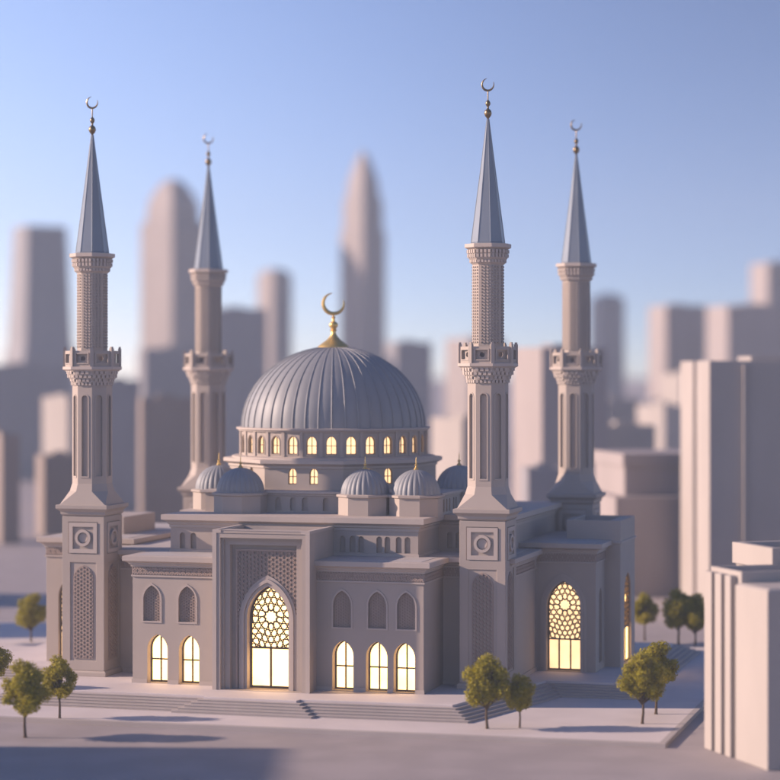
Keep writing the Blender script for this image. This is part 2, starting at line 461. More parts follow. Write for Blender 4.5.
    for (rr, z, hh, nb) in ((1.38, 32.02, 0.2, 4), (1.56, 32.4, 0.26, 4), (1.6, 32.72, 0.26, 4)):
        a8 = rr * math.cos(PI / 8); s = 2 * a8 * math.tan(PI / 8)
        for k in range(8):
            for b in range(nb):
                cx = -s / 2 + (b + 0.5) * s / nb
                m.plate(rect(cx - s / nb * 0.3, cx + s / nb * 0.3, z, z + hh), [], -0.07, 0.1, facet(a8, k * PI / 4))
    m.build('capital', TRIM, root)
    m = MB()
    m.loft([[(x, y, z) for x, y in octagon(rr)] for rr, z in ((1.36, 33.43), (1.36, 33.5), (1.30, 33.56), (0.62, 38.7), (0.10, 42.85), (0.05, 43.0))])
    for k in range(8):     # rolled seams on the arrises
        a = PI / 8 + k * PI / 4
        m.tube([(1.30 * math.cos(a), 1.30 * math.sin(a), 33.56), (0.62 * math.cos(a), 0.62 * math.sin(a), 38.7), (0.09 * math.cos(a), 0.09 * math.sin(a), 42.9)], [0.035, 0.03, 0.02], 6)
    m.build('spire', SPIRE, root)
    m = MB()
    m.lathe([(0.07, 42.8), (0.09, 42.95), (0.22, 43.1), (0.30, 43.3), (0.24, 43.52), (0.09, 43.66), (0.07, 43.8), (0.17, 43.95), (0.2, 44.08), (0.14, 44.22), (0.05, 44.32), (0.045, 45.05), (0.02, 45.1)], 16)
    fin = m.build('finial', BRONZE, root, smooth=True)
    m = MB(); crescent(m, 0, 45.5, 0.46, 0.085, R(62)); m.build('crescent', BRONZE, fin, smooth=True)
    return root
def crescent(m, cx, cz, r, t, open_dir, n=30):
    """crescent standing in the x-z plane, opening towards open_dir"""
    pts, rad = [], []
    for i in range(n + 1):
        k = i / n; a = open_dir + R(38) + k * R(360 - 76)
        pts.append((cx + r * math.cos(a), 0, cz + r * math.sin(a)))
        rad.append(t * (0.12 + 0.88 * math.sin(PI * k) ** 0.8))
    m.tube(pts, rad, 8)

mina = build_minaret()
spots = [((7.48, 171.8), 'tall stone minaret at the right front corner, its foot behind a young tree'),
         (W(-32.1, -1.3), 'stone minaret at the left front corner, sunlit base carved with a lattice panel'),
         ((16.2, 195.7), 'minaret rising behind the right-hand roof parapet, its square base shaded blue'),
         ((-16.7, 207.0), 'soft pinkish minaret seen out of focus just left of the big dome')]
for i, ((x, y), lab) in enumerate(spots):
    o = mina if i == 0 else copy_tree(mina)
    o.location = (x, y, PZ); o.rotation_euler = (0, 0, -TH); o['label'] = lab
    o.scale = (1, 1, 1.01 if i == 0 else 1.0)

# ------------------------------------------------------------------ mosque
mos = thing('mosque', 'large pale stone mosque with a ribbed lead dome and glowing arched windows', 'mosque', (OX, OY, PZ), -TH)

def lattice_band(poly_xf, a0, a1, z0, z1):
    """segments of a diamond frieze between a0 and a1"""
    n = max(2, int((a1 - a0) / 0.42)); s = (a1 - a0) / n; segs = []; zm = (z0 + z1) / 2
    for i in range(n):
        x = a0 + i * s
        segs += [((x, z0), (x + s / 2, z1)), ((x + s / 2, z1), (x + s, z0)), ((x, z1), (x + s / 2, z0)), ((x + s / 2, z0), (x + s, z1)), ((x + s / 2, zm - .08), (x + s / 2, zm + .08))]
    return segs
def cornice_prof(z, big=1.0):
    """profile of the main cornice whose roof lies at z"""
    return [(0.0, z - 1.62), (0.10, z - 1.60), (0.10, z - 1.48), (0.03, z - 1.46), (0.03, z - 0.84), (0.12, z - 0.82), (0.12, z - 0.70), (0.24 * big, z - 0.62), (0.24 * big, z - 0.54), (0.46 * big, z - 0.42), (0.62 * big, z - 0.36), (0.62 * big, z), (0.50 * big, z + 0.03)]
def add_cornice(parent, poly, z, mat=TRIM, frieze=(), big=1.0):
    m = MB(); sweep(m, poly, cornice_prof(z, big)); m.build('cornice', mat, parent)
    m = MB()
    for xf, a0, a1 in frieze:
        zz0, zz1 = z - 1.44, z - 0.86
        m.bars(lattice_band(None, a0, a1, zz0, zz1), 0.085, -0.10, -0.01, xf)
    if frieze: m.build('frieze', RELIEF, parent)

def lit_window(cx, z0, wd, h, xf, depth, rise=None, transom=None, mull=(0.0,), pane=PANE, bar=0.09, name='window', trac=None, parent=mos):
    """framed window standing at the back of its reveal: frame > pane, tracery"""
    A = arch(cx, z0 + 0.02, wd, h - 0.02, rise); inner = arch(cx, z0 + 0.02 + bar, wd - 2 * bar, h - 0.02 - 2.1 * bar, rise and rise * (wd - 2 * bar) / wd)
    m = MB(); m.plate(A, [inner], depth - 0.16, depth - 0.03, xf)
    x0, x1, zA, zB = bounds(inner)
    tz = transom if transom else z0 + h * 0.47
    segs = [((x0, tz), (x1, tz))]
    top = tz if trac else zB
    segs += [((cx + q * wd, zA), (cx + q * wd, top)) for q in mull]
    m.bars(clip_all(segs, inner), bar, depth - 0.14, depth - 0.04, xf)
    fr = m.build(name, FRAME, parent)
    m = MB(); m.plate(A, [], depth - 0.02, depth + 0.02, xf); m.build('pane', pane, fr)
    if trac:
        cz, r0, step, nmax, n0, bw = trac
        m = MB()
        clip = [p for p in inner]
        segs = star_net(rosette_sites(cx, cz, r0, step, nmax, n0), clip)
        segs = [s for s in segs if min(s[0][1], s[1][1]) > tz - 0.02 or max(s[0][1], s[1][1]) > tz]
        rclip = [(x, max(z, tz)) for x, z in clip]
        segs = clip_all(segs, rclip)
        segs = [s for s in segs if math.hypot((s[0][0] + s[1][0]) / 2 - cx, (s[0][1] + s[1][1]) / 2 - cz) > r0 * 0.9]
        m.bars(segs, bw, depth - 0.13, depth - 0.05, xf)
        m.plate(ring2(cx, cz, r0 + bw * 0.5), [ring2(cx, cz, r0 - bw * 0.5)], depth - 0.15, depth - 0.05, xf)
        m.build('tracery', FRAME, fr)
    return fr
def blind_arch(cx, z0, wd, h, xf, depth, rise=None, lattice=True, parent=mos):
    """blind window: recessed panel with a carved lattice and a thin hood"""
    A = arch(cx, z0, wd, h, rise)
    m = MB(); m.plate(A, [], depth, depth + 0.1, xf)
    if lattice: m.bars(kagome(A, 0.19), 0.055, depth - 0.06, depth + 0.01, xf)
    b = m.build('blind_window', RELIEF, parent)
    m = MB(); m.plate(arch(cx, z0 - 0.12, wd + 0.26, h + 0.28, rise and rise * (wd + 0.26) / wd), [A], -0.06, 0.02, xf)
    m.box(0, 0.001, 0, 0.001, 0, 0.001, Matrix.Translation(xf(cx, z0, 0.05)))
    m.build('hood_mould', TRIM, b)

# main hall: the low block everything rises from
HALL = rect(-31.2, 1.6, 0.2, 27.0)
m = MB(); m.prism(HALL, 0.0, 8.3); m.prism(offset(HALL, 0.1), 0.0, 0.35); hall = m.build('main_hall', STONE, mos, bevel=0.03)
add_cornice(hall, HALL, 9.8, frieze=[(front(0.2), -31.2, 1.6), (right(1.6), 0.2, 9.0)])
m = MB(); m.prism(offset(HALL, -0.3), 9.8, 9.86); m.build('roof', ROOFM, hall)

# two wings beside the portal
def wing(u0, u1, low, high, ztop):
    v0 = -5.5; th = 1.0
    m = MB()
    holes = [arch(c, 0.04, 1.66, 3.75, 1.15) for c in low] + [arch(c, 4.8, 1.4, 2.75, 1.05) for c in high]
    m.plate(rect(u0, u1, 0.0, 8.3), holes, 0, th, front(v0))
    m.box(u0, u1, v0 + th, 0.19, 0.0, 8.3)
    wg = m.build('wing', STONE, mos)
    edges = [u0] + sorted([c - 0.83 for c in low] + [c + 0.83 for c in low]) + [u1]
    for a, b in zip(edges[0::2], edges[1::2]):
        m = MB(); m.box(a - (0.06 if a == u0 else -0.02), b + (0.06 if b == u1 else -0.02), v0 - 0.06, v0 + 0.1, 0, 0.3)
        m.build('plinth', TRIM, wg)
    P = rect(u0, u1, v0, 0.0)
    add_cornice(wg, P, ztop, frieze=[(front(v0), u0, u1), (right(u1), v0, 0.0)])
    m = MB(); m.prism(offset(P, -0.2), ztop, ztop + 0.05); m.build('roof', ROOFM, wg)
    for c in low:
        lit_window(c, 0.04, 1.66, 3.75, front(v0), th - 0.1, 1.15, bar=0.11)
    for c in high:
        blind_arch(c, 4.8, 1.4, 2.75, front(v0), 0.22, 1.05)
wing(-26.9, -19.4, (-24.85, -22.25), (-25.3, -22.4), 9.81)
wing(-12.1, -3.6, (-9.9, -7.25, -5.1), (-9.95, -7.2, -4.95), 9.79)

# entrance portal
U0, U1, V0 = -19.55, -11.95, -7.4
UC = -15.5
m = MB()
m.plate(rect(U0, U1, 0, 12.05), [rect(U0 + .55, U1 - .55, 0.03, 11.5)], 0, 0.30, front(V0))
m.plate(rect(U0 + .02, U1 - .02, 0, 12.04), [rect(U0 + .72, U1 - .72, 0.03, 11.33)], 0.30, 0.5, front(V0))
m.plate(rect(U0 + .02, U1 - .02, 0, 12.04), [rect(U0 + 1.15, U1 - 1.15, 0.03, 10.95)], 0.5, 1.0, front(V0))
doorway = arch(UC, 0.04, 3.3, 7.8, 2.45, 10)
m.plate(rect(U0 + .02, U1 - .02, 0, 12.04), [doorway], 1.0, 1.75, front(V0))
m.box(U0 + .02, U1 - .02, V0 + 2.4, -1.3, 0, 11.3)
m.box(U0 + .02, UC - 1.66, V0 + 1.75, V0 + 2.4, 0, 11.3); m.box(UC + 1.66, U1 - .02, V0 + 1.75, V0 + 2.4, 0, 11.3)
m.box(UC - 1.66, UC + 1.66, V0 + 1.75, V0 + 2.4, 7.85, 11.3)
# rim round the sunken roof
m.box(U0 + .02, U1 - .02, -1.75, -1.25, 11.3, 12.04)
m.box(U0 + .02, U0 + .5, V0 + 1.75, -1.75, 11.3, 12.04); m.box(U1 - .5, U1 - .02, V0 + 1.75, -1.75, 11.3, 12.04)
por = m.build('entrance_portal', STONE, mos)
m = MB()
m.plate(rect(U0 - .07, U1 + .07, 11.86, 12.1), [rect(U0 + .62, U1 - .62, 11.87, 12.09)], -0.05, 0.02, front(V0))
for x0, x1 in ((U0 - .07, U0 + .26), (U1 - .26, U1 + .07)): m.box(x0, x1, V0 - 0.06, V0 + 0.02, 0, 11.86)
m.box(U0 - .07, U0 + .3, V0 + .02, -1.22, 11.9, 12.1); m.box(U1 - .3, U1 + .07, V0 + .02, -1.22, 11.9, 12.1)
m.build('portal_moulding', TRIM, por)
m = MB()
for k, (g, pr) in enumerate(((0.62, 0.16), (0.42, 0.28), (0.2, 0.16))):
    A = arch(UC, 0.03, 3.3 + 2 * g, 7.8 + g * 1.35, 2.45 * (3.3 + 2 * g) / 3.3, 10)
    gi = g - 0.2
    B = arch(UC, 0.03, 3.3 + 2 * gi + .01, 7.8 + gi * 1.35, 2.45 * (3.3 + 2 * gi) / 3.3, 10)
    A = [(x, z if z > 0.05 else 0.0) for x, z in A]
    B = [(x, z if z > 0.05 else 0.01) for x, z in B]
    m.plate(A, [B], 1.0 - pr, 1.04, front(V0))
m.build('arch_moulding', TRIM, por)
m = MB()
box = rect(UC - 2.42, UC + 2.42, 4.7, 10.45)
big = arch(UC, 0.0, 3.3 + 1.1, 7.8 + 0.7, 2.45 * 4.4 / 3.3, 10)
def cut_out(s_):
    """the pieces of a lath outside the arch"""
    c = clip_seg(s_[0], s_[1], big)
    if not c: return [s_]
    return [q for q in ((s_[0], c[0]), (c[1], s_[1])) if math.hypot(q[0][0] - q[1][0], q[0][1] - q[1][1]) > 0.02]
m.bars([q for s_ in kagome(box, 0.29) for q in cut_out(s_)], 0.085, 0.88, 1.01, front(V0))
m.plate(rect(UC - 2.56, UC + 2.56, 0.03, 10.6), [rect(UC - 2.42, UC + 2.42, 0.04, 10.45)], 0.84, 1.02, front(V0))
m.build('lattice_panel', RELIEF, por)
lit_window(UC, 0.04, 3.3, 7.8, front(V0), 1.7, 2.45, transom=3.1, mull=(0.0,), bar=0.16, name='portal_window', trac=(5.45, 0.50, 0.46, 8, 10, 0.085))

# second storey behind the wings
z0, z1 = 9.8, 12.75
def niche_wall(m, a0, a1, za, zb, cents, wd, h, zs, xf, depth=0.3):
    m.plate(rect(a0, a1, za, zb), [round_arch(c, zs, wd, h) for c in cents], 0, depth, xf)
m = MB()
fr_n = [-24.45, -23.55, -11.25, -10.45, -9.75, -8.3, -7.65, -6.75, -6.05]
FB = rect(-25.45, -5.2, -1.2, 6.0)
niche_wall(m, -25.45, -5.2, z0, 11.75, fr_n, 0.46, 1.25, 10.1, front(-1.2))
m.box(-25.45, -5.2, -0.9, 6.0, z0, 11.75)
WB = rect(-26.3, 0.3, 5.0, 24.0)
niche_wall(m, -5.2, 0.3, z0, 11.75, [-4.3, -3.6, -2.9, -1.6, -.9], 0.42, 1.25, 10.1, front(4.98))
m.box(-26.3, 0.3, 5.29, 24.0, z0, 11.75)
up = m.build('upper_storey', STONE, mos)
def tier_prof(z): return [(0, z - 1.02), (0.08, z - 1.0), (0.08, z - 0.8), (0.2, z - 0.72), (0.2, z - 0.6), (0.42, z - 0.48), (0.6, z - 0.40), (0.6, z), (0.5, z + 0.02)]
m = MB(); sweep(m, FB, tier_prof(12.77)); sweep(m, WB, tier_prof(12.74))
m.build('cornice', TRIM, up)
m = MB(); sweep(m, offset(FB, -0.02), [(0.0, z0), (0.1, z0 + 0.01), (0.1, z0 + 0.22), (0.0, z0 + 0.25)]); m.build('plinth', TRIM, up)

# third storey carrying the small domes
m = MB(); T3 = rect(-24.2, -4.6, 3.2, 22.0)
niche_wall(m, -24.2, -4.6, 12.7, 14.2, [-18.0, -16.75, -15.75, -14.0, -12.7], 0.5, 1.05, 12.95, front(3.2), 0.25)
m.box(-24.2, -4.85, 3.45, 22.0, 12.7, 14.2)
niche_wall(m, 3.2, 22.0, 12.7, 14.2, [4.3, 5.2, 6.1, 7.4, 8.2], 0.45, 1.05, 12.95, right(-4.6), 0.25)
t3 = m.build('dome_terrace', STONE, mos)
m = MB(); sweep(m, T3, [(0, 14.1), (0.1, 14.15), (0.1, 14.25), (0.25, 14.32), (0.25, 14.5), (0.15, 14.52)]); m.build('cornice', TRIM, t3)

# octagonal base, drum and great dome
DU, DV = -16.35, 12.7
def at_dome(P): return [(DU + x, DV + y) for x, y in P]
ph8 = PI / 8
m = MB()
ap = 8.0; s = 2 * ap * math.tan(PI / 8); rr = ap / math.cos(PI / 8)
def fac(apx, ang):
    f0 = facet(apx, ang)
    return lambda a, b, d: (lambda p: (p[0] + DU, p[1] + DV, p[2]))(f0(a, b, d))
m.prism(at_dome(octagon(rr - 0.33)), 14.4, 16.7)
for k in range(8):
    ang = -PI / 2 + k * PI / 4
    hol = [arch(c, 14.95, 0.72, 1.35, 0.5, 5) for c in (-0.95, 0.85)] if k in (0, 1, 7) else []
    m.plate(rect(-s / 2, s / 2, 14.4, 16.7), hol, 0, 0.3, fac(ap, ang))
ob = m.build('octagon_base', STONE, mos)
m = MB(); sweep(m, at_dome(octagon(rr)), [(0, 16.2), (0.12, 16.25), (0.12, 16.42), (0.35, 16.55), (0.5, 16.62), (0.5, 16.9), (0.3, 16.95)]); m.build('cornice', TRIM, ob)
for k in (0, 1, 7):
    for c in (-0.95, 0.85):
        lit_window(c, 14.95, 0.72, 1.35, fac(ap, -PI / 2 + k * PI / 4), 0.25, 0.5, bar=0.06, mull=(0,), pane=PANE_DIM, name='small_window')
ND = 30; apd = 7.75; sd = 2 * apd * math.tan(PI / ND)
m = MB(); m.lathe([(apd - 0.45, 16.8), (apd - 0.45, 19.2)], 60, cx=DU, cy=DV)
for k in range(ND):
    ang = -PI / 2 + (k + 0.35) * 2 * PI / ND
    m.plate(rect(-sd / 2, sd / 2, 16.85, 19.25), [arch(0, 17.35, 0.84, 1.5, 0.55, 5)], 0, 0.38, fac(apd, ang))
    xf = fac(apd, ang)
    m.plate(rect(-sd / 2 - 0.13, -sd / 2 + 0.13, 16.9, 19.2), [], -0.10, 0.1, xf)
    m.plate(arch(0, 17.28, 0.98, 1.66, 0.62, 5), [arch(0, 17.35, 0.84, 1.5, 0.55, 5)], -0.05, 0.02, xf)
dr = m.build('drum', STONE, mos)
m = MB()
m.lathe([(8.0, 16.70), (8.35, 16.78), (8.5, 16.82), (8.5, 17.05), (8.2, 17.1), (7.9, 17.14)], 90, cx=DU, cy=DV)
m.lathe([(7.7, 19.1), (7.95, 19.14), (7.95, 19.22), (8.12, 19.28), (8.12, 19.42), (7.8, 19.45)], 90, cx=DU, cy=DV)
m.build('drum_moulding', TRIM, dr)
for k in range(ND):
    ang = -PI / 2 + (k + 0.35) * 2 * PI / ND
    rel = (ang + PI / 2 + PI) % (2 * PI) - PI          # 0 = towards the street
    if -1.75 < rel < 1.85:
        lit_window(0, 17.35, 0.84, 1.5, fac(apd, ang), 0.30, 0.55, bar=0.05, mull=(0,), pane=PANE_DIM, name='drum_window')
# ribbed shell
def ribbed(m, cu, cv, z, rad, h, ng, scal, seam, rings=22, sub=6, power=1.0, phase=0.0):
    prof = []
    for i in range(rings + 1):
        t = i / rings * PI / 2 * 0.985
        r = rad * math.cos(t) ** power; zz = z + h * math.sin(t)
        prof.append((r, zz))
    n = ng * sub; vs = []; fs = []
    for r, zz in prof:
        for j in range(n):
            x = (j % sub) / sub
            b = math.sin(PI * x)                      # 0 at the seam
            k = 1 + scal * (b - 1)
            if j % sub == 0: k += seam
            a = phase + 2 * PI * j / n
            vs.append((cu + r * k * math.cos(a), cv + r * k * math.sin(a), zz))
    for i in range(rings):
        for j in range(n):
            j2 = (j + 1) % n
            fs.append((i * n + j, i * n + j2, (i + 1) * n + j2, (i + 1) * n + j))
    fs.append(tuple(rings * n + j for j in range(n)))
    m.add(vs, fs)
m = MB(); NG = 44
ribbed(m, DU, DV, 19.4, 7.68, 6.75, NG, 0.006, 0.0, rings=30)
for g in range(NG):                                    # standing seams
    a = 2 * PI * g / NG; pts = []; rad = []
    for i in range(15):
        t = i / 14 * PI / 2 * 0.94; r = 7.68 * math.cos(t)
        pts.append((DU + r * math.cos(a), DV + r * math.sin(a), 19.4 + 6.75 * math.sin(t))); rad.append(0.075 - 0.045 * i / 14)
    m.tube(pts, rad, 6)
dome = m.build('great_dome', LEAD, mos, smooth=True)
m = MB()
m.lathe([(1.3, 25.8), (1.34, 26.08), (1.26, 26.2), (0.95, 26.42), (0.55, 26.72), (0.28, 27.05), (0.2, 27.3), (0.2, 27.42), (0.33, 27.5), (0.2, 27.58), (0.22, 27.66), (0.36, 27.82), (0.38, 27.98), (0.28, 28.14), (0.14, 28.24), (0.12, 28.5), (0.2, 28.58), (0.08, 28.66), (0.08, 28.95)], 28, cx=DU, cy=DV)
fin = m.build('dome_finial', GOLD, mos, smooth=True)
m = MB(); crescent(m, 0, 29.75, 0.86, 0.17, R(58)); m.build('crescent', GOLD, fin, loc=(DU, DV, 0), rot=TH, smooth=True)

# small domes on octagonal pedestals
def small_dome(u, v, zb):
    m = MB(); ribbed(m, 0, 0, zb + 1.72, 1.92, 1.95, 26, 0.045, 0.0, rings=14, sub=6)
    d = m.build('small_dome', LEAD, mos, loc=(u, v, 0), smooth=True)
    m = MB(); m.prism(octagon(2.12), zb, zb + 1.45)
    loftz(m, [(octagon(2.12), zb + 1.45), (octagon(2.28), zb + 1.52), (octagon(2.28), zb + 1.68), (octagon(2.05), zb + 1.74)])
    m.build('pedestal', STONE, d)
    m = MB(); m.lathe([(0.17, zb + 3.6), (0.2, zb + 3.7), (0.1, zb + 3.84), (0.06, zb + 3.92), (0.12, zb + 4.0), (0.12, zb + 4.06), (0.04, zb + 4.14), (0.025, zb + 4.6), (0.005, zb + 4.68)], 12)
    m.build('finial', GOLD, d, smooth=True)
for u, v in ((-20.9, 2.4), (-10.5, 2.4), (-6.4, 2.6), (-24.3, 6.6), (-5.2, 11.5)):
    small_dome(u, v, 12.7)

# right-hand pavilion with its large glowing window, and the side portal behind it
m = MB(); PR = rect(0.65, 6.45, 9.9, 22.5); th = 0.9
wu, wz = 3.85, 0.05
m.plate(rect(0.65, 6.45, 0, 8.8), [arch(wu, wz, 2.75, 7.2, 2.1, 9)], 0, th, front(9.9))
m.plate(rect(10.8, 22.5, 0, 8.8), [arch(12.0, 0.6, 1.3, 6.0, 0.9)], 0, 0.4, right(6.45))
m.box(0.65, 6.05, 10.8, 22.5, 0, 8.8)
rp = m.build('side_pavilion', STONE, mos)
add_cornice(rp, PR, 10.3, frieze=[(front(9.9), 0.65, 6.45), (right(6.45), 9.9, 14.0)])
m = MB(); m.prism(offset(PR, -0.2), 10.3, 10.36); m.build('roof', ROOFM, rp)
m = MB()
for g, pr in ((0.5, 0.08), (0.26, 0.16)):
    A = [(x, z if z > 0.06 else 0.0) for x, z in arch(wu, wz, 2.75 + 2 * g, 7.2 + g * 1.3, 2.1 * (2.75 + 2 * g) / 2.75, 9)]
    gi = g - 0.24
    B = arch(wu, wz - 0.02, 2.75 + 2 * gi + .01, 7.22 + gi * 1.3, 2.1 * (2.75 + 2 * gi) / 2.75, 9)
    m.plate(A, [B], -pr, 0.03, front(9.9))
m.build('arch_moulding', TRIM, rp)
lit_window(wu, wz, 2.75, 7.2, front(9.9), 0.6, 2.1, transom=2.55, mull=(-0.17, 0.17), bar=0.12, name='pavilion_window', pane=PANE_DIM, trac=(5.3, 0.46, 0.38, 10, 10, 0.075))
m = MB()
S0, S1, SU = 13.8, 20.6, 7.75
m.plate(rect(S0, S1, 0, 11.9), [arch(17.2, 0.04, 3.2, 7.4, 1.9)], 0, 0.9, right(SU))
m.box(3.3, SU - 0.9, S0, S1, 0, 11.3)
m.box(3.3, SU - 0.9, S0, S0 + 0.35, 11.3, 11.9); m.box(3.3, SU - 0.9, S1 - 0.35, S1, 11.3, 11.9); m.box(3.3, 3.65, S0 + .35, S1 - .35, 11.3, 11.9)
sp = m.build('side_portal', STONE, mos)
m = MB(); sweep(m, rect(3.3, SU, S0, S1), [(0, 10.0), (0.12, 10.05), (0.12, 10.2), (0, 10.25)]); m.build('string_course', TRIM, sp)
lit_window(17.2, 0.04, 3.2, 7.4, right(SU), 0.3, 1.9, transom=2.9, mull=(0.0,), bar=0.12, name='side_portal_window', trac=(5.3, 0.5, 0.44, 8, 10, 0.08))

# left-hand pavilion, mostly hidden by the left front minaret
m = MB(); PL = rect(-38.75, -31.3, 4.5, 22.5)
m.plate(rect(-38.75, -31.3, 0, 8.8), [arch(-36.5, wz, 2.3, 6.9, 1.5, 9)], 0, th, front(4.5))
m.box(-38.75, -31.3, 5.4, 22.5, 0, 8.8)
m.box(-39.0, -33.5, 8.5, 15.5, 8.8, 11.8)
lp = m.build('side_pavilion', STONE, mos, bevel=0.02)
add_cornice(lp, PL, 10.3, frieze=[(front(4.5), -38.75, -33.8)])
m = MB(); m.prism(offset(PL, -0.2), 10.3, 10.36); m.build('roof', ROOFM, lp)
lit_window(-36.5, wz, 2.3, 6.9, front(4.5), 0.45, 1.5, transom=2.5, mull=(0.0,), bar=0.12, name='pavilion_window', pane=PANE_DIM, trac=(5.2, 0.45, 0.38, 8, 10, 0.08))

# ------------------------------------------------------------------ trees
def tree_meshes(seed, lobes, ch, cr, trunk_h):
    rnd = random.Random(seed)
    cents = []
    for i in range(lobes):
        for _ in range(50):
            a = rnd.uniform(0, 2 * PI); q = rnd.random(); z = trunk_h + ch * (0.14 + 0.80 * q)
            prof = math.sin(PI * (0.12 + 0.80 * q) ** 0.8) ** 0.7
            r = cr * prof * math.sqrt(rnd.uniform(0.1, 1.0)) * 0.74
            c = Vector((r * math.cos(a), r * math.sin(a), z))
            if all((c - k[0]).length > 0.42 for k in cents): break
        cents.append((c, rnd.uniform(0.36, 0.58)))
    t = MB()
    top = Vector((rnd.uniform(-.08, .08), rnd.uniform(-.08, .08), trunk_h + ch * 0.75))
    t.tube([(0, 0, -0.05), (0.0, 0, 0.12), (rnd.uniform(-.05, .05), rnd.uniform(-.05, .05), trunk_h * 0.6), (top.x * .6, top.y * .6, trunk_h), tuple(top)], [0.15, 0.10, 0.085, 0.075, 0.02], 8)
    for c, r in cents:
        zz = trunk_h * rnd.uniform(0.82, 1.05) + 0.25 * max(0, c.z - trunk_h - 0.6)
        p0 = Vector((0, 0, zz)); mid = p0.lerp(c, 0.5) + Vector((0, 0, -0.10))
        t.tube([tuple(p0), tuple(mid), tuple(c)], [0.05, 0.032, 0.012], 5)
        for _ in range(3):
            e = c + Vector((rnd.gauss(0, 1), rnd.gauss(0, 1), rnd.gauss(0, 1))).normalized() * r * 0.8
            t.tube([tuple(mid.lerp(c, 0.5)), tuple(e)], [0.016, 0.006], 4)
    l = MB()
    for c, r in cents:
        for _ in range(int(330 * (r / 0.47) ** 2)):
            d = Vector((rnd.gauss(0, 1), rnd.gauss(0, 1), rnd.gauss(0, 1))).normalized()
            p = c + d * r * rnd.uniform(0.45, 1.12)
            nrm = (d + Vector((rnd.gauss(0, .6), rnd.gauss(0, .6), rnd.gauss(0, .6) + 0.4))).normalized()
            a = nrm.orthogonal().normalized(); a.rotate(Matrix.Rotation(rnd.uniform(0, 2 * PI), 3, nrm)); b = nrm.cross(a)
            L_, w_ = rnd.uniform(0.07, 0.125), rnd.uniform(0.035, 0.06)
            l.add([p - a * L_, p - b * w_ + nrm * 0.01, p + a * L_, p + b * w_ + nrm * 0.01], [(0, 1, 2, 3)])
    return t, l
KINDS = []
for sd_, lo, ch, cr, th_ in ((3, 22, 2.9, 1.5, 1.55), (8, 18, 2.6, 1.3, 1.45), (21, 26, 3.2, 1.7, 1.25)):
    KINDS.append(tree_meshes(sd_, lo, ch, cr, th_))
protos = {}
TREES = [  # x, y, z, kind, scale, turn, label
    (-25.2, 155.4, 0.0, 2, 1.14, 0.3, 'small olive-green tree standing on the street in front of the left kerb'),
    (-23.8, 162.1, 0.3, 0, 0.97, 1.1, 'slender young tree on the pavement edge beside the left flight of steps'),
    (-30.0, 171.2, 0.3, 1, 1.0, 2.0, 'tree mostly cut off by the left edge of the picture, level with the left steps'),
    (-33.2, 208.1, 0.0, 2, 1.02, 4.0, 'yellow-green bushy tree partly hidden behind the left side pavilion'),
    (-36.9, 205.8, 0.0, 1, 1.0, 0.8, 'blurred tree at the far left edge beyond the side terrace'),
    (6.8, 157.4, 0.3, 2, 1.10, 5.2, 'full round tree in front of the right front minaret, taller of the pair there'),
    (9.1, 157.8, 0.3, 0, 0.82, 2.7, 'small tree beside the fuller one before the right front minaret'),
    (17.9, 159.6, 0.3, 2, 1.08, 1.9, 'bright olive tree nearest the right corner of the pavement'),
    (19.4, 164.1, 0.3, 2, 1.13, 3.4, 'olive tree just behind and right of the one near the pavement corner'),
    (23.7, 209.4, 0.3, 0, 0.95, 0.4, 'lone small blurred tree behind the right side portal'),
    (26.3, 205.1, 0.0, 1, 1.28, 1.4, 'dark tree of the far pair beside the tall ribbed block, next to the lone tree'),
    (27.8, 205.1, 0.0, 2, 1.08, 2.9, 'dark tree of the far pair, the one touching the tall ribbed block'),
]
for x, y, z, k, sc, tr, lab in TREES:
    if k not in protos:
        root = thing('tree', '', 'tree', group='young trees around the mosque')
        KINDS[k][0].build('trunk', BARK, root); KINDS[k][1].build('crown', LEAF, root, recalc=False)
        protos[k] = root; o = root
    else: o = copy_tree(protos[k])
    o.location = (x, y, z); o.rotation_euler = (0, 0, tr); o.scale = (sc, sc, sc); o['label'] = lab

